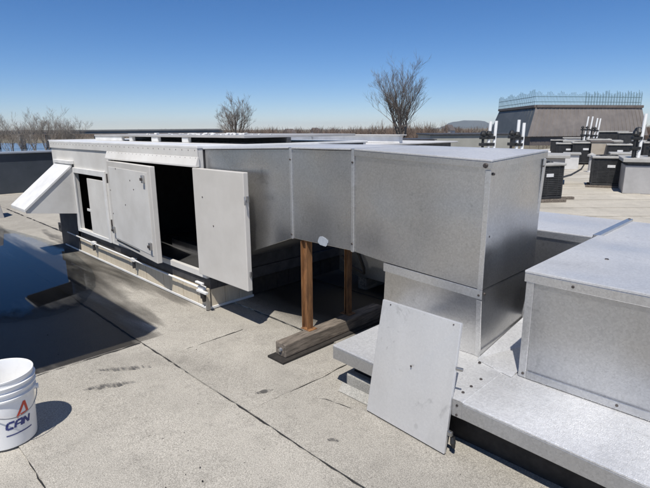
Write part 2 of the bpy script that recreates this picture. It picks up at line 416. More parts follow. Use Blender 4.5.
mb.box(-5.52, -5.50, WY+.05, BK-.06, .302, 1.384)
mb.build('inner_lining', 'inside_lining', ah)
# roof-edge flashing with drip lip over the doors
bx(X0-.012, X1, WY-.014, WY-.002, 1.335, 1.41).build('edge_flashing', 'white_paint', ah, .002)
mb = MB(); mb.prism([(-5.44, WY-.003, 1.335), (-5.44, WY-.016, 1.335), (-5.44, WY-.042, 1.266), (-5.44, WY-.042, 1.252), (-5.44, WY-.003, 1.256)], (1.85, 0, 0)).build('drip_canopy', 'white_paint', ah, .002)
mb = MB()
for i in range(36): mb.dot((X0+.06+i*.104, WY-.014, 1.388), (0, -1, 0), .0045, .003)
for i in range(22): mb.dot((-5.38+i*.084, WY-.0185, 1.325), (0, -1, .3), .004, .003)
tag(mb.build('screws', 'screw', ah), kind='stuff')
# opening frame, half covered by a slid-over panel
mb = MB()
for a in ((-6.60, -6.535, .30, 1.11), (-5.625, -5.575, .30, 1.11)): mb.box(a[0], a[1], WY-.022, WY-.001, a[2], a[3])
mb.box(-6.535, -5.625, WY-.021, WY-.001, 1.045, 1.108)
mb.box(-6.535, -5.625, WY-.021, WY-.001, .301, .342)
mb.build('opening_frame', 'white_trim', ah, .003)
pn = bx(-6.14, -5.64, WY-.010, WY+.012, .345, 1.0).build('cover_panel', 'white_paint', ah, .003)
bx(-6.23, -6.10, WY-.012, WY-.002, .60, .63).build('latch', 'white_trim', pn)
# door standing slightly ajar, hinged on its left
dr = MB(); a = R(-5); hx, hy = -5.385, WY-.052
def dpt(s, t, z): return (hx + s*math.cos(a) - t*math.sin(a)*-1*0 + t*math.sin(-a), hy + s*math.sin(a) + t*math.cos(a), z)
def dbox(s0, s1, t0, t1, z0, z1): return [dpt(s0,t0,z0), dpt(s1,t0,z0), dpt(s1,t1,z0), dpt(s0,t1,z0), dpt(s0,t0,z1), dpt(s1,t0,z1), dpt(s1,t1,z1), dpt(s0,t1,z1)]
d1 = MB().hexa(dbox(0, 1.22, 0, .048, .352, 1.238)).build('door', 'door_paint', ah, .004)
mb = MB().hexa(dbox(.06, 1.15, -.004, -.0005, .41, 1.18)); mb.build('door_skin', 'white_paint', d1, .0015)
MB().hexa(dbox(.10, .78, -.006, .0, .385, .397)).build('bottom_slot', 'black_plastic', d1)
def door_bits(kind):
    for (s, z) in ((1.08, 1.12), (1.12, .50), (.075, .50)):
        h = MB().hexa(dbox(s-.016, s+.016, -.03, -.004, z-.035, z+.035)).build('latch', 'wire', d1, .004)
        mbx = MB(); mbx.hexa(dbox(s-.012, s+.03, -.042, -.031, z-.012, z+.012)); mbx.build('latch_lever', 'screw', h)
    for z in (1.05, .55):
        MB().tube([dpt(-.006, -.008, z-.05), dpt(-.006, -.008, z+.05)], .009).build('hinge', 'screw', d1)
    k = MB()
    for (s, z) in ((.5, .82), (.78, 1.0), (.70, 1.08), (.3, 1.17), (.06, .93), (.075, .68)): k.dot(dpt(s, -.004, z), (0, -1, 0), .009, .003)
    tag(k.build('screws', 'screw', d1), kind='stuff')
door_bits(0)
# second door folded flat against the wall line, past the cabinet's corner
od = tag(bx(-3.635, -2.93, WY-.004-.045, WY-.004, .345, 1.248).build('door', 'door_paint', ah, .005), 'wide open pale door swung past the corner')
a0 = bx(-2.952, -2.915, WY-.03, WY-.012, 1.03, 1.075).build('latch', 'wire', od, .003)
mb = MB().tube([(-2.925, WY-.045, 1.07), (-2.905, WY-.06, 1.05), (-2.905, WY-.06, 1.015)], .006); mb.build('latch_lever', 'wire', a0)
bx(-2.952, -2.915, WY-.03, WY-.012, .46, .50).build('latch', 'wire', od, .003)
mb = MB()
for (x, z) in ((-3.36, .8), (-3.50, 1.02)): mb.dot((x, WY-.049, z), (0, -1, 0), .008, .003)
for z in (1.1, .5): mb.tube([(-3.642, WY-.02, z-.05), (-3.642, WY-.02, z+.05)], .009)
tag(mb.build('screws', 'screw', od), kind='stuff')
# things glimpsed inside the doorway
mb = MB().tube([(-4.25, 2.75, .72), (-4.25, 3.3, .72)], .34, 20); mb.build('blower_housing', 'blower_steel', ah)
bx(-4.95, -3.75, 2.55, 2.63, .301, .38).build('blower_rail', 'dark_steel', ah); bx(-4.95, -3.75, 3.3, 3.38, .301, .38).build('blower_rail', 'dark_steel', ah)
# base rail, skirt, tie pipe
bx(X0+.02, X1+.02, WY+.02, WY+.10, .195, .293).build('base_rail', 'dark_steel', ah, .004)
bx(X1-.05, X1+.02, WY+.102, BK, .195, .293).build('base_rail', 'dark_steel', ah, .004)
bx(X0+.02, X0+.09, WY+.102, BK, .195, .293).build('base_rail', 'dark_steel', ah, .004)
x = X0+.10
while x < X1-.02:
    xe = min(x+.128, X1-.0); bx(x, xe-.004, WY+.004+random.uniform(0, .004), WY+.03, .03, .193).build('skirt_board', 'skirt_board', ah, .002); x = xe
for i in range(14): bx(X1-.026, X1-random.uniform(0, .003), WY+.035+i*.15, WY+.181+i*.15, .03, .193).build('skirt_board', 'skirt_board' if i < 3 else 'rubber', ah, .002)  # boards away from the corner coloured black as painted shade
bx(X0+.1, X1+.006, WY-.008, WY+.002, .012, .034).build('skirt_trim', 'white_trim', ah, .002); bx(X1-.004, X1+.008, WY+.004, WY+.49, .012, .034).build('skirt_trim', 'white_trim', ah, .002)
bx(X1-.018, X1+.014, WY-.016, WY+.016, .01, .205).build('corner_post', 'skirt_board', ah, .003)
mb = MB().tube([(X0+.35, WY-.035, .232), (-6.2, WY-.036, .222), (-5.2, WY-.034, .216), (-4.2, WY-.036, .212), (X1+.02, WY-.035, .21)], .0095, 10)
tp = mb.build('tie_pipe', 'white_trim', ah, smooth=True)
for xx, zz in ((-6.08, .222), (-4.98, .215), (X1-.03, .21)):
    h = bx(xx-.04, xx+.04, WY-.052, WY-.012, zz-.015, zz+.02).build('pipe_bracket', 'white_trim', tp, .004)
    bx(xx-.008, xx+.008, WY-.05, WY-.02, zz-.09, zz-.02).build('bracket_bolt', 'dark_steel', tp)
bx(X1-.06, X1+.09, WY-.075, WY-.045, .185, .205).build('end_flange', 'white_trim', ah, .003)
bx(X1-.07, X1+.04, WY-.075, WY-.05, .262, .278).build('end_flange', 'white_trim', ah, .003)
MB().tube([(X1+.03, WY-.055, .183), (X1+.03, WY-.055, .11)], [.022, .016], 10).build('drain_stub', 'rubber', ah)
bx(X0, -6.66, WY-.006, WY-.001, .013, .545).build('end_panel', 'dark_steel', ah)
# lifting lug at the far left foot of the cabinet
lg = MB(); 
for q in ((-7.50, -7.47, .17, .29), (-7.41, -7.33, .17, .29), (-7.47, -7.41, .17, .205), (-7.47, -7.41, .255, .29)): lg.box(q[0], q[1], WY+.01, WY+.03, q[2], q[3])
lg.build('lifting_lug', 'dark_steel', ah)
# intake hood
hd = MB()
HX0, HX1, YO = -7.13, -6.56, 1.56
tri = lambda x: [(x, WY-.024, 1.13), (x, YO, .635), (x, YO, .60), (x, WY-.024, .53)]
hood = hd.prism(tri(HX1-.012), (.012, 0, 0)).build('intake_hood', 'white_paint', ah, .001)
MB().prism(tri(HX0), (.012, 0, 0)).build('hood_cheek', 'white_paint', hood, .001)
mb = MB(); mb.hexa([(HX0-.012, YO-.02, .612), (HX1+.014, YO-.02, .612), (HX1+.014, WY-.023, 1.118), (HX0-.012, WY-.023, 1.118), (HX0-.012, YO-.02, .648), (HX1+.014, YO-.02, .648), (HX1+.014, WY-.023, 1.150), (HX0-.012, WY-.023, 1.150)])
mb.build('hood_top', 'white_trim', hood, .003)
bx(HX0-.03, HX1+.03, WY-.05, WY-.002, 1.148, 1.19).build('hood_flashing', 'white_trim', hood, .004)
# low raised roof tier with dark slots and the shredded insulation on it
ty = 2.62
mb = MB(); mb.box(-7.05, -3.62, ty, 4.1, 1.478, 1.50); mb.build('tier_top', 'grey_box', ah, .003)
for (xa, xb) in ((-7.05, -6.2), (-5.98, -5.90), (-5.40, -5.25), (-4.72, -4.60)): bx(xa, xb, ty+.01, ty+.05, 1.426, 1.476).build('tier_post', 'white_trim', ah, .002)
bx(-7.05, -3.62, ty+.5, ty+.55, 1.426, 1.477).build('tier_backing', 'dark_steel', ah)
mb = MB()
for i in range(70):
    x, y = random.gauss(-4.75, .45), random.uniform(ty+.1, 3.4)
    if not -6 < x < -3.8: continue
    s = random.uniform(.006, .024); c = Vector((x, y, 1.502+s*.25))
    mb.hexa([c+Vector((sx*s*random.uniform(.5, 1.3), sy*s*random.uniform(.5, 1.3), sz*s*.4*random.uniform(.6, 1.2))) for sx, sy, sz in ((-1,-1,-1),(1,-1,-1),(1,1,-1),(-1,1,-1),(-1,-1,1),(1,-1,1),(1,1,1),(-1,1,1))])
tag(mb.build('insulation_scraps', 'foam'), 'loose white insulation scraps scattered on the cabinet roof', 'insulation', kind='stuff')

# ------------------------------------------------------------------ silver duct: transition, two sections, elbow, drop leg
du = thing('silver_duct', (-1.64, 2.66, .29), 'tall silver sheet metal duct elbow joined to the white cabinet', 'duct')
DB = 2.93
def V(*a): return Vector(a)
# front-face corners: a..d along the top, below them the bottom edge, then the drop leg
FT = [V(X1+.004, 2.20, 1.392), V(-2.577, 2.255, 1.419), V(-2.017, 2.27, 1.421), V(-1.152, 2.32, 1.384)]
FB = [V(X1+.004, 2.20, .41), V(-2.577, 2.255, .794), V(-2.017, 2.27, .791), V(-1.153, 2.320, .719)]
TH = V(-1.771, 2.284, .763); LB = V(-1.858, 2.385, .292); RB = V(-1.188, 2.42, .292)
def bk_(p, y=DB): return V(p.x, y, p.z)
def sect(t0, t1, b0, b1, name, mat, y0=DB, y1=DB, g=.006):
    d0, d1_ = (t1-t0).normalized()*g, (b1-b0).normalized()*g
    t0, t1, b0, b1 = t0+d0, t1-d0, b0+d1_, b1-d1_
    return MB().hexa([b0, b1, bk_(b1, y1), bk_(b0, y0), t0, t1, bk_(t1, y1), bk_(t0, y0)]).build(name, mat, du, .003)
sect(FT[0], FT[1], FB[0], FB[1], 'transition', 'galv_duct', 3.5, DB)
sect(FT[1], FT[2], FB[1], FB[2], 'duct_section', 'galv_duct')
# elbow: seven-sided cheek with its sloping throat
cheek = [FT[2]+V(.006, 0, 0), FB[2]+V(.006, 0, 0), TH, FB[3], FT[3]]
back = [bk_(p) for p in cheek]; back[4] = V(-1.150, 2.985, 1.410); back[3] = V(-1.153, 2.98, .719)
mb = MB(); mb.v = [tuple(p) for p in cheek+back]
mb.f = [(0, 1, 2, 3, 4), (9, 8, 7, 6, 5)] + [(i, 5+i, 5+(i+1) % 5, (i+1) % 5) for i in range(5)]
mb.build('elbow', 'galv_duct', du)
lt = [TH+V(.004, .003, -.004), FB[3]+V(-.003, .003, -.004)]
mb = MB(); mb.hexa([LB, RB, V(-1.192, 2.972, .292), bk_(LB), lt[0], lt[1], V(-1.157, 2.975, .712), bk_(lt[0])]); mb.build('drop_leg', 'galv_leg', du)
for t, b2 in ((FT[1], FB[1]), (FT[2], FB[2])): # standing drive cleats
    c = MB(); c.hexa([b2+V(-.012, -.011, -.004), b2+V(.012, -.011, -.004), bk_(b2+V(.012, 0, -.004), DB+.01), bk_(b2+V(-.012, 0, -.004), DB+.01), t+V(-.012, -.011, .013), t+V(.012, -.011, .013), bk_(t+V(.012, 0, .013), DB+.01), bk_(t+V(-.012, 0, .013), DB+.01)]); c.build('drive_cleat', 'galv_trim', du, .003)
def strip(p0, p1, p2, p3, th, name, par=None, mat='galv_trim'):      # quad p0..p3 given a thickness
    n_ = (p1-p0).cross(p3-p0).normalized()*th
    return MB().hexa([p0, p1, p1+n_, p0+n_, p3, p2, p2+n_, p3+n_]).build(name, mat, par or du, .0015)
off = V(0, -.004, 0)
strip(TH+off+V(-.004, 0, -.055), FB[3]+off+V(.006, 0, -.052), FB[3]+off+V(.006, 0, -.002), TH+off+V(-.004, 0, -.004), .006, 'joint_band')
strip(RB+V(-.026, -.003, .0), RB+V(.006, -.003, 0), FB[3]+V(.006, -.003, -.058), FB[3]+V(-.024, -.003, -.058), .006, 'corner_angle')
strip(FB[3]+V(-.024, -.003, 0), FB[3]+V(.006, -.003, 0), FT[3]+V(.006, -.003, -.04), FT[3]+V(-.024, -.003, -.04), .006, 'corner_angle')
strip(V(-1.187, 2.945, .295), V(-1.187, 2.98, .295), V(-1.145, 2.99, 1.37), V(-1.145, 2.955, 1.37), .006, 'corner_angle')
# lids with turned down lips
up = V(0, 0, .010)
def lid(t0, t1, y0, y1, e0=0, e1=0):
    q0, q1 = t0+V(e0, -.014, .003), t1+V(e1, -.014, .003); r0, r1 = V(q0.x, y0+.02, q0.z), V(q1.x, y1+.02, q1.z)
    return q0, q1, r0, r1
q0, q1, r0, r1 = lid(FT[2], FT[3], DB, 2.985, .016, .012); r1.z = 1.413
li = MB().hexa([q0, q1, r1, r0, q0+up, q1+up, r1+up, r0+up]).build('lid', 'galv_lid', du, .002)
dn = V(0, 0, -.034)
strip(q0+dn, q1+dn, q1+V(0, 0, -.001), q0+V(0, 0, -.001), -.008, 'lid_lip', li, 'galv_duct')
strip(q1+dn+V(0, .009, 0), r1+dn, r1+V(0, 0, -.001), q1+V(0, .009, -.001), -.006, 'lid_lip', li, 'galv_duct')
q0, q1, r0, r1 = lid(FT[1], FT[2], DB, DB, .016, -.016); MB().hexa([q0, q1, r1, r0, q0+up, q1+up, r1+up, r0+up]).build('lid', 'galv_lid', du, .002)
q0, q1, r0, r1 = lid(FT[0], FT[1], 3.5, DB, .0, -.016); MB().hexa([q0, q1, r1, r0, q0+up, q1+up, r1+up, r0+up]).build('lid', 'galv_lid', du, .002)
mb = MB()
for p in (FB[1]+V(0, -.012, .03), FB[2]+V(0, -.012, .05), FT[2]+V(0, -.012, -.07), FT[1]+V(0, -.012, -.07), FB[3]+V(-.012, -.010, -.03), RB+V(-.012, -.010, .03)): mb.dot(p, (0, -1, 0), .008, .004)
for p in (FB[3]+V(.0, .03, -.03), FT[3]+V(.003, .03, -.06), V(-1.145, 2.96, 1.33), V(-1.158, 2.36, 1.0)): mb.dot(p, (1, 0, 0), .008, .006)
mb.dot(FT[3]+V(-.02, -.018, -.016), (0, -1, 0), .014, .008)
tag(mb.build('screws', 'screw', du), kind='stuff')
mb = MB(); P = []
for i in range(18): a = i/18*2*math.pi; P.append((-2.28+.05*math.cos(a)*random.uniform(.85, 1.1), 2.259, .815+.034*math.sin(a)*random.uniform(.85, 1.1)))
mb.prism(P, (0, .003, 0)); mb.build('sealant_patch', 'sealant', du)
# flashing at the foot of the drop leg
MB().bar((-1.183, 2.40, .315), (-1.183, 2.96, .335), .010, .045).build('foot_flashing', 'galv_trim', du)
mb = MB(); mb.hexa([(-1.176, 2.37, .2925), (-.955, 2.31, .2925), (-.945, 2.98, .2925), (-1.176, 2.98, .2925), (-1.176, 2.37, .302), (-.955, 2.31, .297), (-.945, 2.98, .315), (-1.176, 2.98, .385)]); mb.build('saddle_flashing', 'galv_plate', du)

# ------------------------------------------------------------------ roof curb and its big sheet metal cap
PZ = .29
cb = thing('curb_cap', (-.3, 2.6, 0), 'low wide silver sheet metal curb cap under the ducts', 'curb cap')
def fy(x): return 1.959 + (x+1.896)*(-.0379)
def capx(xa, xb, name):
    mb = MB(); ya, yb = fy(xa), fy(xb)
    mb.hexa([(xa, ya, PZ-.012), (xb, yb, PZ-.012), (xb, 3.2, PZ-.012), (xa, 3.2, PZ-.012), (xa, ya, PZ), (xb, yb, PZ), (xb, 3.2, PZ), (xa, 3.2, PZ)])
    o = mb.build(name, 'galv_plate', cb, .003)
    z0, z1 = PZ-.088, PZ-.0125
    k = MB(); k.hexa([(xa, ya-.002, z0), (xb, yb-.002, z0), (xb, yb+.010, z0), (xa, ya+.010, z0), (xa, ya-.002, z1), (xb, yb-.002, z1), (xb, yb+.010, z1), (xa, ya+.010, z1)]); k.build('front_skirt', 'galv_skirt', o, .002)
    return o
o = capx(-1.896, -1.042, 'cap_sheet'); bx(-1.898, -1.886, fy(-1.89)+.012, 3.2, PZ-.088, PZ-.0125).build('end_skirt', 'galv_skirt', o, .002)
capx(-1.039, 1.6, 'cap_sheet')
mb = MB(); mb.bar((-1.04, fy(-1.04)-.004, PZ+.0015), (-1.04, 3.15, PZ+.0015), .05, .004); mb.build('joint_strip', 'galv_plate', cb)
mb = MB(); mb.bar((-1.04, fy(-1.04)-.004, PZ-.086), (-1.04, fy(-1.04)-.004, PZ-.002), .05, .003, (0, 1, 0)); mb.build('joint_strip', 'galv_skirt', cb)
mb = MB()
for y in (2.0, 2.08, 2.18): mb.dot((-1.055, y, PZ+.0035), (0, 0, 1), .009, .005)
mb.dot((-1.15, 2.345, PZ+.0035), (0, 0, 1), .009, .005)
mb.dot((-1.04, fy(-1.04)-.006, PZ-.025), (0, -1, 0), .007, .004); mb.dot((-1.04, fy(-1.04)-.006, PZ-.075), (0, -1, 0), .007, .004)
tag(mb.build('screws', 'screw', cb), kind='stuff')
mb = MB(); mb.box(-1.80, 1.5, 2.045, 3.12, .0, PZ-.013); mb.build('curb', 'rubber', cb)
bx(-1.815, -1.28, 1.985, 2.044, .0, .128).build('felt_upstand', 'curb_felt', cb, .014)
mb = MB(); mb.prism([(-1.84, 1.945, .012), (-1.84, 1.984, .012), (-1.84, 1.984, .055)], (.58, 0, 0)); mb.build('cant_strip', 'curb_felt', cb)

# low elbow box on the curb, and the long duct behind it
lb = thing('elbow_box', (-.3, 2.9, PZ), 'low square silver metal duct box on the right end of the curb cap', 'duct')
bx(-.932, .55, 2.362, 3.46, PZ+.003, .840).build('box_body', 'galv_box', lb, .003)
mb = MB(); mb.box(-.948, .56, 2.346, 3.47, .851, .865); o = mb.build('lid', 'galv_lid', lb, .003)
bx(-.947, .56, 2.347, 2.359, .806, .8505).build('lid_lip', 'galv_trim', o, .002); bx(-.947, -.935, 2.3595, 3.46, .806, .8505).build('lid_lip', 'galv_trim', o, .002)
bx(-.939, -.900, 2.353, 2.3615, PZ+.004, .805).build('corner_angle', 'galv_trim', lb, .002)
bx(-.899, .55, 2.351, 2.3615, PZ+.004, PZ+.045).build('foot_angle', 'galv_box', lb, .002)
mb = MB()
for x in (-.72, -.28): mb.dot((x, 2.346, .828), (0, -1, 0), .008, .004)
for x in (-.915, -.48): mb.dot((x, 2.351, PZ+.025), (0, -1, 0), .008, .004)
mb.dot((-.72, 2.84, .866), (0, 0, 1), .012, .003)
tag(mb.build('screws', 'screw', lb), kind='stuff')
ld = thing('long_duct', (0, 3.85, 0), 'long low silver duct running behind the low elbow box', 'duct')
for xa, xb in ((-3.3, -.968), (-.960, .9)):
    bx(xa, xb, 3.505, 4.27, .14, .826).build('duct_section', 'galv_duct', ld, .003)
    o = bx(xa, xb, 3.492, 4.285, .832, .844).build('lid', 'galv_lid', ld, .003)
    bx(xa, xb, 3.493, 3.503, .791, .8315).build('lid_lip', 'galv_trim', o, .002)
bx(-.984, -.944, 3.482, 4.295, .828, .862).build('standing_seam', 'galv_trim', ld, .004)
bx(-.984, -.944, 3.482, 3.504, .15, .826).build('standing_seam', 'galv_trim', ld, .003)
mb = MB(); mb.dot((-.964, 4.27, .863), (0, 0, 1), .01, .004); tag(mb.build('screws', 'screw', ld), kind='stuff')
for x in (-3.0, -1.4, .5): bx(x-.05, x+.05, 3.51, 4.26, .0, .138).build('sleeper', 'old_timber', ld, .004)

# ------------------------------------------------------------------ removed access panel leaning on the curb cap
ap = thing('access_panel', (-1.32, 1.9, 0), 'loose square silver metal panel leaning on the curb cap edge', 'panel')
c = [V(-1.578, 1.915, .014), V(-1.062, 1.882, .014), V(-1.075, 1.998, .650), V(-1.550, 2.006, .652)]
nr = (c[1]-c[0]).cross(c[3]-c[0]).normalized()
if nr.y > 0: nr = -nr
t_ = nr*.018
q = [c[0]+t_, c[1]+t_, c[1], c[0], c[3]+t_, c[2]+t_, c[2], c[3]]
pl = MB().hexa(q).build('panel_sheet', 'galv_panel', ap, .003)
mid = (c[0]+c[1]+c[2]+c[3])/4 + t_
mb = MB(); mb.dot(mid + V(.0, 0, .03), nr, .006, .002)
for k in range(2): mb.dot(c[3].lerp(c[2], .12+.8*k)+t_-V(0, .004, .015), nr, .004, .002)
tag(mb.build('screws', 'screw', pl), kind='stuff')
e = (c[1].lerp(c[2], .17))
MB().bar(e+t_*.5, e+t_*.5+V(.026, -.003, .0), .018, .026).build('latch', 'wire', pl, .004)
MB().tube([e+V(.022, 0, -.018), e+V(.028, -.006, -.045), e+V(.034, -.006, -.07)], [.012, .014, .007]).build('latch_knob', 'black_plastic', pl)
e = (c[1].lerp(c[2], .66)); MB().bar(e+t_*.5, e+t_*.5+V(.032, .008, .0), .014, .016).build('latch', 'wire', pl, .003)

# ------------------------------------------------------------------ timber sleeper and two rusty posts under the duct
bm_ = thing('timber_sleeper', (-2.42, 2.5, 0), 'weathered timber beam lying on the roof under the duct', 'timber')
bx(-2.478, -2.372, 1.985, 3.05, .026, .122).build('beam', 'old_timber', bm_, .006)
bx(-2.50, -2.335, 1.93, 3.05, .013, .025).build('rubber_pad', 'rubber', bm_)
MB().dot((-2.42, 1.984, .075), (0, -1, 0), .018, .012, 8).build('bolt_head', 'wire', bm_)
def post(y, xo, label, w=.054):
    p = thing('steel_post', (-2.46+xo, y, .122), label, 'post', 'rusty posts under the duct')
    bx(-2.492+xo, -2.487+xo, y-.028, y+.028, .127, .783).build('flange', 'rust_steel', p); bx(-2.4865+xo, -2.4385+xo-(.054-w), y-.003, y+.003, .127, .783).build('web', 'rust_steel', p); bx(-2.438+xo-(.054-w), -2.433+xo-(.054-w), y-.028, y+.028, .127, .783).build('flange', 'rust_steel', p)
    bx(-2.515, -2.42, y-.04, y+.04, .1225, .1265).build('foot_plate', 'rust_steel', p)
post(2.295, -.02, 'rusty brown steel post nearer the open door, carrying the duct')
post(2.72, .01, 'thin rusty steel post in shade behind the nearer one', .024)
MB_ = MB().tube([(-2.52, 2.85, .79), (-2.50, 2.86, .62), (-2.46, 2.9, .46), (-2.54, 3.0, .38), (-2.66, 2.95, .44), (-2.7, 2.9, .52)], .014, 8)
tag(MB_.build('drain_hose', 'rubber', smooth=True), 'black rubber hose looped in the shade under the duct', 'hose')

# ------------------------------------------------------------------ plastic pail
BX, BY = -2.74, .425
bk = thing('plastic_pail', (BX, BY, .0135), 'white plastic pail with red and blue print at left edge', 'pail')
c0 = (BX, BY, .0135)
prof = [(0, 0), (.118, 0), (.127, .006), (.129, .016), (.141, .262), (.152, .262), (.153, .270), (.1425, .273), (.1435, .296), (.155, .296), (.156, .304), (.1445, .307), (.146, .328), (.156, .328), (.158, .336), (.147, .339), (.1485, .358), (.152, .362), (.1525, .368), (.149, .370), (.145, .368), (.1425, .355), (.122, .012), (0, .012)]
MB().lathe(prof, c0, 64).build('pail_body', 'bucket_plastic', bk, smooth=False)
me = bk.children[0].data
for p in me.polygons: p.use_smooth = True
me.set_sharp_from_angle(angle=R(35))
# facing of the print: towards the lens, turned a little to its right
pa = math.atan2(-BY, -BX) + R(19)
def wrap(s, z, off=.0012):      # s metres round the wall, z up
    r = .129+(z-.016)*.0488+off; a = pa + s/r
    return (BX+r*math.cos(a), BY+r*math.sin(a), .0135+z)
def wrapped(name, tris, mat):
    mb = MB()
    for poly in tris:
        k = len(mb.v); mb.v += [wrap(*p) for p in poly]; mb.f.append(tuple(range(k, k+len(poly))))
    return mb.build(name, mat, bk)
def stroke(pts, wd, n=8):
    out = []
    for (a, b_) in zip(pts[:-1], pts[1:]):
        ax, ay = a; bx_, by = b_; L = math.hypot(bx_-ax, by-ay); nx, ny = -(by-ay)/L*wd/2, (bx_-ax)/L*wd/2
        m_ = max(1, int(L/.012))
        for i in range(m_):
            p, q_ = i/m_, (i+1)/m_; x0, y0, x1, y1 = ax+(bx_-ax)*p, ay+(by-ay)*p, ax+(bx_-ax)*q_, ay+(by-ay)*q_
            out.append([(x0-nx, y0-ny), (x1-nx, y1-ny), (x1+nx, y1+ny), (x0+nx, y0+ny)])
    return out
# red open triangle, italic blue letters, blue rule (print runs on round the wall)
tri_ = stroke([(.000, .160), (.044, .232)], .012) + stroke([(.044, .232), (.056, .170)], .013) + stroke([(.056, .170), (.018, .168)], .012)
wrapped('logo_mark', tri_, 'print_red')
def letters():
    out = []; z0, h = .112, .036
    def it(pts, x): return [(x+px*.03+py*.009, z0+py*h) for px, py in pts]
    for ch, x in (('C', -.052), ('A', -.014), ('N', .026)):
        if ch == 'C': out += stroke(it([(1, .95), (.15, .95), (0, .75), (0, .25), (.12, .05), (1, .05)], x), .011)
        if ch == 'A': out += stroke(it([(0, 0), (0, .7), (.2, .95), (1, .95), (1, 0)], x), .011) + stroke(it([(0, .42), (1, .42)], x), .007)
        if ch == 'N': out += stroke(it([(0, 0), (0, 1), (.95, 0), (.95, 1)], x), .011)
    return out
wrapped('lettering', letters(), 'print_blue')
wrapped('print_rule', stroke([(-.055, .078), (.07, .078)], .006), 'print_blue')
# wire bail hanging down the near side, on two ears
for s in (1, -1):
    ea = pa + s*R(62) + R(0)
    ex, ey = BX+.149*math.cos(ea), BY+.149*math.sin(ea)
    MB().tube([(BX+.14*math.cos(ea), BY+.14*math.sin(ea), .265), (BX+.162*math.cos(ea), BY+.162*math.sin(ea), .265)], .014, 12).build('handle_ear', 'bucket_plastic', bk)
P = []
for i in range(41):
    t = -1+i/20; a = pa+t*R(62); dz = .272-.082*math.cos(t*math.pi/2)**.8; r = .129+(dz-.016)*.0488+.012+.01*math.cos(t*math.pi/2)
    P.append((BX+r*math.cos(a), BY+r*math.sin(a), dz))
bail = MB().tube(P, .0024, 6).build('wire_bail', 'wire', bk, smooth=True)

# ------------------------------------------------------------------ unseen slab beside the camera, added and shaped so its shadow falls at left
rd = thing('shade_slab', (-8, -1, 0), 'unseen flat slab on legs, added to shade the puddle', 'duct')
bx(-14.0, -2.73, -2.6, .26, 2.62, 2.9).build('slab_body', 'slab_side', rd, .01)
for x in (-13, -9, -4.6):
    for y in (-2.3, -.5): bx(x-.05, x+.05, y-.05, y+.05, .0, 2.618).build('leg', 'dark_steel', rd)
# small grey curb at the far left edge
mb = MB(); mb.hexa([(-10.9, 1.6, 0), (-10.42, 1.6, 0), (-10.42, 2.12, 0), (-10.9, 2.12, 0), (-10.9, 1.66, .55), (-10.5, 1.66, .55), (-10.5, 2.05, .55), (-10.9, 2.05, .55)])
tag(mb.build('roof_hatch', 'grey_box', bev=.01), 'small grey metal roof stub cut by the left photo edge', 'roof vent')

# ------------------------------------------------------------------ equipment behind the duct
u2_ = thing('rooftop_unit', (-10, 6, 0), 'broad white rooftop unit just behind the silver duct', 'rooftop unit')
bx(-16, -5.3, 4.75, 8.9, .15, 1.27).build('body', 'dark_steel', u2_, .01)  # body coloured dark to deepen the shade seen beneath the duct
bx(-16.1, -5.2, 4.65, 9.0, 1.272, 1.30).build('deck', 'unit_deck', u2_, .008)
cu = bx(-16.1, -5.25, 7.1, 7.2, 1.302, 1.43).build('white_curb', 'white_trim', u2_, .006)
bx(-16.1, -5.2, 7.05, 7.25, 1.432, 1.448).build('curb_cap', 'unit_deck', cu, .003)
bx(-7.52, -7.44, 7.07, 7.099, 1.31, 1.425).build('splice_plate', 'galv_trim', cu)
bx(-9.8, -5.4, 5.6, 5.75, 1.302, 1.335).build('deck_rib', 'unit_deck', u2_, .004)
def qd(o_, f2, z): return [Vector((q.x, q.y, z)) for q in (c-o_-f2, c+o_-f2, c+o_+f2, c-o_+f2)]
c = at(.275, 14.4); u3 = thing('olive_unit', tuple(c), 'plain grey olive rooftop box with dark cap left of vent pipes', 'rooftop unit')
MB().hexa(qd(RT*1.1, FW*.9, 0)+qd(RT*1.1, FW*.9, 1.37)).build('body', 'olive_box', u3, .01); MB().hexa(qd(RT*1.15, FW*.95, 1.372)+qd(RT*1.15, FW*.95, 1.41)).build('cap', 'dark_steel', u3, .006)
c = at(.175, 12.0); u4 = thing('olive_unit', tuple(c), 'pale grey metal box between white curb and olive box', 'rooftop unit')
MB().hexa(qd(RT*.42, FW*.6, 0)+qd(RT*.42, FW*.6, 1.29)).build('body', 'grey_box', u4, .01); MB().hexa(qd(RT*.46, FW*.64, 1.292)+qd(RT*.46, FW*.64, 1.315)).build('cap', 'dark_steel', u4, .006)

# vent pipes: white pipe strapped to a short black mast with clamp and cowl
def vent(p, h, lean, label, cowl=1):
    v = thing('vent_pipe', tuple(p), label, 'vent pipe', 'white vent pipes')
    x, y, z = p; d = RT*lean*h
    MB().tube([(x, y, z), (x+d.x, y+d.y, z+h)], .036, 14).build('pipe', 'pvc', v, smooth=False)
    k = RT*-.13
    mb = MB().tube([(x+k.x, y+k.y, z), (x+k.x, y+k.y, z+h*.52)], .032, 8); mk = mb.build('mast', 'black_plastic', v)
    for zz in (.22, .45): MB().bar((x+k.x*1.6, y+k.y*1.6, z+h*zz), (x+d.x*zz, y+d.y*zz, z+h*zz), .11, .07).build('clamp', 'black_plastic', v, .01)
    mb = MB(); mb.lathe([(0, 0), (.07, .01), (.075, .05), (.05, .11), (0, .13)], (x+k.x, y+k.y, z+h*.5), 12); mb.build('cowl', 'black_plastic', mk)
    return v
cbx = thing('vent_curb', (-5.6, 10.9, 0), 'low white curb box carrying four vent pipes behind the duct', 'curb box')
bA = at(.265, 11.6); bB = at(.42, 11.6)
ctr = at(.345, 11.9); 
mb = MB(); o_ = RT*1.05; f2 = FW*.35
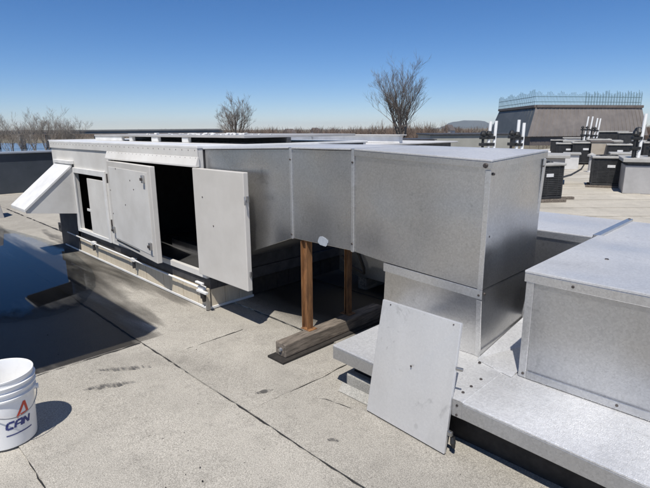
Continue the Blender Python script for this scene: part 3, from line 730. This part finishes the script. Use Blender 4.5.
mb.hexa([ctr-o_-f2, ctr+o_-f2, ctr+o_+f2, ctr-o_+f2]+[Vector((q.x, q.y, .98)) for q in (ctr-o_-f2, ctr+o_-f2, ctr+o_+f2, ctr-o_+f2)]); mb.build('body', 'unit_deck', cbx, .01)
f2 = FW*.42; o_ = RT*1.12
mb = MB(); mb.hexa([Vector((q.x, q.y, z)) for z in (.982, 1.02) for q in (ctr-o_-f2, ctr+o_-f2, ctr+o_+f2, ctr-o_+f2)]); mb.build('cap', 'white_trim', cbx, .006)
for u, dd, h, ln, lb_ in ((.328, 11.8, .68, .04, 'leftmost white vent pipe with black bracket behind the duct'), (.3395, 11.8, .69, .03, 'second white vent pipe from left, behind the duct'), (.385, 11.8, .71, .02, 'third white vent pipe from left, behind the duct'), (.396, 11.8, .64, .015, 'white vent pipe nearest the tall duct corner')):
    vent(at(u, dd, 1.021), h, ln, lb_)

# condensers
def condenser(c, yaw, label, s=.78, h=.76):
    r = thing('condenser', (0, 0, 0), label, 'condenser', 'dark rooftop condensers')
    a = s/2
    bx(-a, a, -a, a, .0, .06).build('base_pan', 'ac_dark', r, .008)
    bx(-a+.034, a-.034, -a+.034, a-.034, .06, h-.06).build('coil_core', 'ac_dark', r)
    for sx in (-1, 1):
        for sy in (-1, 1): bx(sx*a-.035*(sx > 0), sx*a+.035*(sx < 0), sy*a-.035*(sy > 0), sy*a+.035*(sy < 0), .06, h-.06).build('corner_post', 'ac_dark', r, .004)
    mb = MB()
    for i in range(15):
        z = .085+i*(h-.17)/15
        mb.box(-a+.036, a-.036, -a+.006, -a+.03, z, z+.03); mb.box(-a+.036, a-.036, a-.03, a-.006, z, z+.03)
        mb.box(-a+.006, -a+.03, -a+.036, a-.036, z, z+.03); mb.box(a-.03, a-.006, -a+.036, a-.036, z, z+.03)
    tag(mb.build('louvre', 'ac_dark', r), kind='stuff')
    for k in (-1/3, 0, 1/3):
        bx(k*s-.008, k*s+.008, -a+.002, -a+.0055, .07, h-.07).build('louvre_rib', 'ac_dark', r)
        bx(-a+.002, -a+.0055, k*s-.008, k*s+.008, .07, h-.07).build('louvre_rib', 'ac_dark', r)
    tp_ = bx(-a-.03, a+.03, -a-.03, a+.03, h-.06, h).build('top_cap', 'ac_cap', r, .02)
    mb = MB()
    for q in (.10, .17, .24, .31): mb.tube([(q*math.cos(i/20*2*math.pi), q*math.sin(i/20*2*math.pi), h+.012) for i in range(21)], .006, 5)
    for i in range(8): mb.tube([(.08*math.cos(i*math.pi/4), .08*math.sin(i*math.pi/4), h+.012), (.33*math.cos(i*math.pi/4), .33*math.sin(i*math.pi/4), h+.004)], .006, 5)
    tag(mb.build('fan_grille', 'ac_dark', tp_), kind='stuff')
    bx(-.05, .13, -a-.006, -a+.001, h*.62, h*.62+.07).build('badge', 'ac_badge', r, .002)
    return r
ac = condenser(None, 0, 'dark louvred condenser unit alone on the pale roof')
SPIN = R(-26); RT2, FW2 = Matrix.Rotation(SPIN, 3, 'Z') @ RT, Matrix.Rotation(SPIN, 3, 'Z') @ FW
def place(o, c, yaw, lab, sc=1):
    o.location = c; o.rotation_euler.z = yaw; o.scale = (sc,)*3; o['label'] = lab
yawc = R(45)
place(ac, at(.574, 13.2, .05), yawc+R(-25), 'dark louvred condenser standing alone in the middle of the pale roof')
SPOTS = [(.429, 10.75, .06, 16, 'dark condenser on wood blocks beside the tall silver duct', 1.0), (.487, 22.0, .05, 0, 'far dark condenser with pale cap behind the one on blocks', 1.12),
         (.468, 30, .05, 0, 'farthest small dark condenser left of the pipe cluster', 1.05), (.520, 21.5, .05, 2, 'far dark condenser left of the tan panel', 1.18), (.590, 20.5, .05, -3, 'far dark condenser right of the tan panel', 1.1),
         (.64, 24, .05, 0, 'far dark condenser near the right edge behind grey box', 1.15)]
for (u, d, z, yw, lab, sc) in SPOTS: place(copy_tree(ac), at(u, d, z), yawc+R(yw-(24 if d > 12 else 0)), lab, sc)
# sleepers beneath condensers
mb = MB()
def block(c, yaw, L, label):
    o = thing('wood_block', tuple(c), label, 'wood block', 'wood blocks under the condenser')
    m0 = MB().bar(c-Vector((math.cos(yaw)*L/2, math.sin(yaw)*L/2, -.03)), c+Vector((math.cos(yaw)*L/2, math.sin(yaw)*L/2, .03)), .10, .06); m0.build('plank', 'old_timber', o, .006)
block(at(.437, 10.34, 0), yawc+R(6), 1.25, 'front wood block under the condenser beside the duct')
block(at(.455, 10.72, 0), yawc+R(6), 1.25, 'rear wood block under the condenser beside the duct')
block(at(.574, 12.85, -.005), yawc+R(-25), .95, 'wood block under the condenser standing alone')
block(at(.574, 13.5, -.005), yawc+R(-25), .95, 'wood block behind the condenser standing alone')
# curb box behind the first condenser
cx = thing('vent_curb', (-5, 13, 0), 'grey curb box with flat cap behind the condenser on blocks', 'curb box')
c = at(.437, 14.2); o_, f2 = RT2*.62, FW2*.6
MB().hexa(qd(o_, f2, 0)+qd(o_, f2, .74)).build('body', 'grey_box', cx, .01); MB().hexa(qd(RT2*.74, FW2*.72, .742)+qd(RT2*.74, FW2*.72, .82)).build('cap', 'ac_cap', cx, .01)
# grey curb box at the right edge with its pipes
gx = thing('grey_curb_box', (-2, 13.4, 0), 'grey metal curb box with overhanging cap at right edge', 'curb box')
c = at(.715, 11.9); RR = Matrix.Rotation(R(-2), 3, 'Z')
MB().hexa(qd(RT2*1.15, FW2*.75, 0)+qd(RT2*1.15, FW2*.75, .66)).build('body', 'grey_box', gx, .01)
MB().hexa(qd(RT2*1.10, FW2*.70, .66)+qd(RT2*1.10, FW2*.70, .74)).build('neck', 'dark_steel', gx)
MB().hexa(qd(RT2*1.22, FW2*.82, .742)+qd(RT2*1.22, FW2*.82, .83)).build('cap', 'ac_cap', gx, .01)
vent(at(.632, 11.9, .831), 1.02, .05, 'tall white vent pipe on the grey box at right edge')
vent(at(.665, 12.3, .831), .9, .05, 'shorter white vent pipe behind the tall one at right edge')
mb = MB().tube([tuple(at(.624, 12.0, .831)), tuple(at(.626, 12.0, 1.35))], .035, 8)
mv = tag(mb.build('black_mast', 'black_plastic'), 'black mast with round cowl on the grey curb box', 'mast')
p = at(.626, 12.0, 1.35); MB().lathe([(0, 0), (.10, .02), (.12, .08), (.07, .18), (0, .2)], tuple(p), 14).build('cowl', 'black_plastic', mv)
# pipe cluster in the distance on its own curb
px_ = thing('vent_curb', (-8, 22, 0), 'flat grey curb under the far cluster of four pipes', 'curb box')
c = at(.535, 26); MB().hexa(qd(RT2*1.2, FW2*.6, 0)+qd(RT2*1.2, FW2*.6, .80)).build('body', 'ac_dark', px_); MB().hexa(qd(RT2*1.35, FW2*.75, .802)+qd(RT2*1.35, FW2*.75, .90)).build('cap', 'ac_cap', px_, .01)
for i, (u, h) in enumerate(((.519, 1.18), (.5275, 1.18), (.5375, 1.1), (.5435, 1.08))):
    o = vent(at(u, 25.6, .90), h, .09, 'far white vent pipe, %s of the cluster of four' % ('leftmost', 'second from left', 'third from left', 'rightmost')[i])
tn = thing('tan_box', (-5, 20, 0), 'tan metal box between two far dark condensers', 'metal box')
c = at(.555, 21.0); MB().hexa(qd(RT2*.38, FW2*.4, 0)+qd(RT2*.38, FW2*.4, .95)).build('body', 'tan_panel', tn, .01); MB().hexa(qd(RT2*.42, FW2*.44, .951)+qd(RT2*.42, FW2*.44, .99)).build('cap', 'fascia', tn, .01)
for i, (u, d, w_, h, lab, mt_) in enumerate(((.505, 33, 1.6, .85, 'pale low roof vent box in front of the brown penthouse', 'unit_deck'), (.575, 31, 1.5, 1.25, 'dark roof box under the penthouse wall, right of pipe cluster', 'ac_dark'), (.605, 29, .9, 1.2, 'dark squat roof box near black mast', 'ac_dark'), (.60, 17.5, .7, .62, 'small pale metal box behind the lone condenser', 'grey_box'), (.498, 19, .5, .55, 'white small box between far condensers', 'unit_deck'))):
    c = at(u, d); o = thing('roof_box', tuple(c), lab, 'roof box'); MB().hexa(qd(RT2*w_/2, FW2*.4, 0)+qd(RT2*w_/2, FW2*.4, h)).build('body', mt_, o, .01); MB().hexa(qd(RT2*(w_/2+.06), FW2*.46, h+.001)+qd(RT2*(w_/2+.06), FW2*.46, h+.06)).build('cap', 'ac_cap', o, .01)

for (u, d, z, yw, lab_, sc) in ((.548, 24.5, .05, -24, 'far dark condenser just behind the tan box', 1.25), (.500, 27, .05, -20, 'far dark condenser between the pipe cluster and pale vent box', 1.1), (.665, 20.5, .05, -26, 'far dark condenser beside the black mast at right edge', 1.2)):
    place(copy_tree(ac), at(u, d, z), yawc+R(yw), lab_, sc)
for pts, lab_ in (([(.575, 13.75), (.605, 14.6), (.64, 15.2), (.70, 15.3)], 'thin black conduit on the roof behind the lone condenser'), ([(.47, 14.9), (.50, 16.2), (.52, 18.5), (.525, 20.8)], 'thin black conduit curving toward the far condensers')):
    tag(MB().tube([tuple(at(u, d, .035)) for u, d in pts], .022, 6).build('conduit', 'black_plastic'), lab_, 'conduit')
for u, d, h, lab_ in ((.538, 17.5, .55, 'short grey roof vent stack behind the lone condenser'), (.622, 18.5, .6, 'short grey roof vent stack near the grey curb box'), (.484, 25, .7, 'short grey roof vent stack left of the far pipes')):
    p = at(u, d); o = thing('vent_stack', tuple(p), lab_, 'roof vent'); MB().lathe([(.11, 0), (.075, .06), (.07, h)], tuple(p), 14).build('stack', 'grey_box', o); MB().lathe([(0, h+.13), (.14, h+.06), (.14, h), (.0, h+.01)], tuple(p), 14).build('cowl', 'ac_cap', o)

# ------------------------------------------------------------------ brown penthouse with railing
ph = thing('penthouse', tuple(at(.56, 50)), 'brown ribbed metal penthouse with sloping walls on the far roof', 'penthouse')
D = 46; K = 490*1.027
def pp(px, d, z): return at((px-325)/K, d, z)
# footprint corners: near corner where slate side meets brown front
B = [pp(529, 44, 0), pp(650, 47, 0), pp(640, 60, 0), pp(490, 56, 0)]
Tt = [pp(535, 45.2, 0), pp(640, 47.6, 0), pp(630, 58, 0), pp(499, 55, 0)]
zb, zt = .78, 3.35
def zz(L, z): return [Vector((q.x, q.y, z)) for q in L]
inner = [q.lerp((B[0]+B[2])/2, .04) for q in B]
MB().hexa(zz(inner, 0)+zz(inner, zb)).build('recessed_base', 'fascia', ph)
mb = MB(); Lb, Lt = zz(B, zb), zz(Tt, zt)
mb.v = [tuple(q) for q in Lb+Lt]; mb.f = [(0, 1, 5, 4), (1, 2, 6, 5), (2, 3, 7, 6), (4, 5, 6, 7), (3, 2, 1, 0)]
mb.build('front_siding', 'brown_siding', ph)
mb = MB(); o3 = (Lb[3]-Lb[2]).normalized()*.02; mb.hexa([Lb[3], Lb[0], Lb[0]-o3*.01, Lb[3]-o3*.01, Lt[3], Lt[0], Lt[0]-o3*.01, Lt[3]-o3*.01])
sd = mb.build('side_siding', 'slate_siding', ph)
mb = MB()
for i in range(1, 28): t = i/28; mb.bar(Lb[0].lerp(Lb[1], t), Lt[0].lerp(Lt[1], t), .04, .10, FW)
tag(mb.build('siding_rib', 'brown_siding', ph), kind='stuff')
mb = MB()
for i in range(1, 14): t = i/14; mb.bar(Lb[3].lerp(Lb[0], t), Lt[3].lerp(Lt[0], t), .10, .04, RT)
tag(mb.build('siding_rib', 'slate_siding', sd), kind='stuff')
mb = MB()
for a, b_ in ((0, 1), (3, 0), (1, 2)): mb.bar(Lt[a]+UPV*.06, Lt[b_]+UPV*.06, .3, .22)
mb.build('eave_fascia', 'fascia', ph)
rl_ = thing('roof_railing', tuple(Lt[0]+UPV*.2), 'pale blue green picket railing along the penthouse roof edge', 'railing')
for zz_ in (.35, .80): 
    for a, b_ in ((0, 1), (3, 0)): MB().bar(Lt[a]+UPV*(.1+zz_)+FW*.3, Lt[b_]+UPV*(.1+zz_)+FW*.3, .035, .04).build('rail', 'rail_paint', rl_)
mb = MB()
n_ = 74
for i in range(n_+1):
    t = i/n_; p = Lt[0].lerp(Lt[1], t)+FW*.3; dense = t > .45 and i % 2 == 0
    hgt = 1.05+.12*math.sin(i*.8)+random.uniform(-.05, .1)+(.18*t if dense else 0)
    mb.bar(p+UPV*.15, p+UPV*(.15+hgt), .022, .022)
    if dense:
        for s in range(2): q_ = p+(Lt[1]-Lt[0])*((s+1)/3/n_); mb.bar(q_+UPV*.15, q_+UPV*(.15+hgt*random.uniform(.85, 1.05)), .014, .014)
for i in range(44):
    t = i/44; p = Lt[3].lerp(Lt[0], t)+FW*.3; mb.bar(p+UPV*.15, p+UPV*(1.25+.14*math.sin(i*.5)+.15*t+random.uniform(-.08, .08)), .022, .022)
tag(mb.build('picket', 'rail_paint', rl_), kind='stuff')

# ------------------------------------------------------------------ trees
def bare_tree(name, base, height, spread, label, mats=('bark', 'bark'), stems=3, seed=1, twr=.018, levels=4, kids=(7, 6, 5, 4), group=None, trunk_r=.28, fork=.35, up=.55, n0=5):
    rnd = random.Random(seed)
    t = thing(name, tuple(base), label, 'tree', group)
    tr, cr = MB(), MB()
    def grow(p, d, L, r, lev):
        pts, rad = [p], [r]; n = 4 if lev < 2 else 3; q = Vector(p); dd = Vector(d)
        for i in range(n):
            dd = (dd + Vector((rnd.gauss(0, .13), rnd.gauss(0, .13), rnd.gauss(.05, .08)))).normalized(); q = q+dd*(L/n); pts.append(Vector(q)); rad.append(max(twr*.6, r*(1-.8*(i+1)/n)))
        (tr if lev <= 1 else cr).tube(pts, rad, 6 if lev <= 1 else 3, cap=False)
        if lev >= levels: return
        for k in range(kids[min(lev, len(kids)-1)]):
            f = rnd.uniform(.25, 1.0); i = min(n-1, int(f*n)); b0 = pts[i].lerp(pts[i+1], f*n-i)
            ax = (pts[i+1]-pts[i]).normalized(); sd_ = ax.orthogonal().normalized(); sd_.rotate(Matrix.Rotation(rnd.uniform(0, 6.283), 3, ax))
            ang = rnd.uniform(.35, .85)
            nd = (ax*math.cos(ang)+sd_*math.sin(ang)+Vector((0, 0, up*.4))).normalized()
            grow(b0, nd, L*rnd.uniform(.40, .66)*(1.2-.45*f), max(twr, rad[i]*.5), lev+1)
    top = Vector(base)+Vector((0, 0, height*fork)); tr.tube([Vector(base)-Vector((0, 0, .3)), Vector(base).lerp(top, .5)+Vector((.1, .05, 0)), top], [trunk_r*1.3, trunk_r*1.05, trunk_r*.9], 8)
    for s in range(n0):
        a = s/n0*6.283+rnd.uniform(-.4, .4); sp = spread*rnd.uniform(.25, 1.0) if s else .08
        d = Vector((math.cos(a)*sp, math.sin(a)*sp, 1)).normalized()
        grow(top-Vector((0, 0, rnd.uniform(0, height*.08))), d, height*(1-fork)*rnd.uniform(.46, .62)*(1.1 if s == 0 else 1), trunk_r*rnd.uniform(.45, .65), 1)
    tr.build('trunk', mats[0], t); cr.build('crown', mats[1], t)
    return t
bare_tree('bare_tree', at((403-325)/K, 78, -9.2), 22.6, .42, 'tall bare tree with dense upright branches behind the duct', seed=11, twr=.011, kids=(7, 9, 7, 6), trunk_r=.36, fork=.40, n0=9, up=.8)
bare_tree('bare_tree', at((238-325)/K, 80, -9.2), 17.6, 1.0, 'smaller spreading bare tree behind the white cabinet', seed=5, twr=.011, kids=(7, 8, 7, 6), trunk_r=.26, fork=.54, n0=7)
side = [(-8, 118, 14.5), (9, 124, 15), (22, 117, 14), (34, 128, 15), (45, 120, 16.3), (58, 126, 14.6), (66, 121, 14.8), (76, 130, 14)]
lab = ['pale bare tree cut by the left photo edge', 'pale bare tree next to the left photo edge', 'third bare tree from left above the parapet', 'fourth bare tree from left above the parapet', 'tallest bare tree of the left row', 'pale bare tree right of the tallest in the left row', 'second last bare tree of the left row', 'rightmost bare tree of the left row']
for i, (px, d, h) in enumerate(side):
    bare_tree('bare_tree', at((px-325)/K, d, -9.2), h*1.13, .42, lab[i], ('bark_pale', 'bark_pale'), seed=20+i, twr=.013, levels=4, kids=(6, 8, 6, 4), trunk_r=.17, fork=.3, group='bare trees along the river', n0=6)
# far woods: a brown mass of bare trees along the horizon
rnd = random.Random(3); mb = MB()
def scrub(px, d, h, n=26, wd=None):
    b0 = at((px-325)/K, d, -9.2); wd = wd or h*.42
    mb.tube([b0, b0+Vector((0, 0, h*.7))], [h*.010, h*.004], 3, False)
    for k in range(n):
        z = h*rnd.uniform(.12, .75); a = rnd.uniform(0, 6.283); o_ = Vector((math.cos(a), math.sin(a), 0))*wd*rnd.uniform(.1, 1)*math.sin(math.pi*min(1, z/h+.15)); p0 = b0+Vector((0, 0, z))+o_*.25
        mb.tube([p0, p0+o_*.8+Vector((0, 0, h*rnd.uniform(.1, .25)))], [h*.0055, h*.0022], 3, False)
for i in range(1500):
    px = rnd.uniform(-60, 720); d = rnd.uniform(500, 900) if px < 235 else rnd.uniform(240, 420)
    scrub(px, d, rnd.uniform(10, 13.5) if px < 235 else rnd.uniform(10.3, 13.8), 44, 6)
for i in range(70): scrub(rnd.gauss(412, 20), rnd.uniform(150, 230), rnd.uniform(10.5, 15), 44, 4)
for i in range(12): scrub(rnd.gauss(362, 5), rnd.uniform(170, 230), rnd.uniform(10, 13), 30, 3)
tag(mb.build('far_woods', 'bark_russet'), 'brown band of leafless woods along the horizon', 'woods', kind='stuff')
bare_tree('bare_tree', at((458-325)/K, 420, -9.2), 15, .9, 'round russet bare tree below the mountain', ('bark_russet', 'bark_russet'), seed=77, twr=.10, levels=3, kids=(6, 9, 7, 4), trunk_r=.4, fork=.3, n0=8)
# elevated road over the river
br = thing('highway_bridge', tuple(at(-.4, 520, -9.2)), 'long low highway bridge crossing the river at left horizon', 'bridge')
a, b_ = at(-.95, 290, .2), at(-.20, 330, .6)
MB().bar(a, b_, 12, 1.5).build('deck', 'concrete', br); MB().bar(a+UPV*1.2-FW*6.5, b_+UPV*1.2-FW*6.5, .5, .9).build('guard_rail', 'concrete', br)
for i in range(15): p = a.lerp(b_, (i+.5)/15); bx(p.x-1.2, p.x+1.2, p.y-1.2, p.y+1.2, -9.2, -.76).build('pier', 'concrete', br)
for i, (px, d, w_, h, lab_) in enumerate(((25, 620, 14, 9.3, 'small white house on the far shore at left'), (290, 330, 6, 8.2, 'small pale house at the edge of the far woods'), (450, 300, 5, 9.5, 'tiny white house below the mountain'), (316, 420, 6, 8.8, 'tiny pale house right of the bridge end'))):
    p = at((px-325)/K, d, -9.2); o = thing('house', tuple(p), lab_, 'house'); bx(p.x-w_/2, p.x+w_/2, p.y-w_/2, p.y+w_/2, -9.2, -9.2+h).build('wall', 'house_wall', o)
    MB().prism([(p.x-w_/2-.4, p.y-w_/2-.4, -9.2+h), (p.x+w_/2+.4, p.y-w_/2-.4, -9.2+h), (p.x, p.y-w_/2-.4, -9.2+h*1.35)], (0, w_+.8, 0)).build('roof', 'fascia', o)

# ------------------------------------------------------------------ air
mt = bpy.data.materials.new('haze'); mt.use_nodes = True; n = mt.node_tree.nodes; n.clear()
ou = n.new("ShaderNodeOutputMaterial"); pv = n.new("ShaderNodeVolumePrincipled"); pv.inputs['Color'].default_value = (.93, .97, 1.0, 1); pv.inputs['Density'].default_value = .000028; pv.inputs['Anisotropy'].default_value = 0
mt.node_tree.links.new(pv.outputs[0], ou.inputs['Volume']); MATS['haze'] = mt
hz = MB().box(-20500, 20500, -20500, 20500, -10.5, 330).build('haze', 'haze'); tag(hz, 'thin pale blue air over the far land', 'haze', kind='stuff')
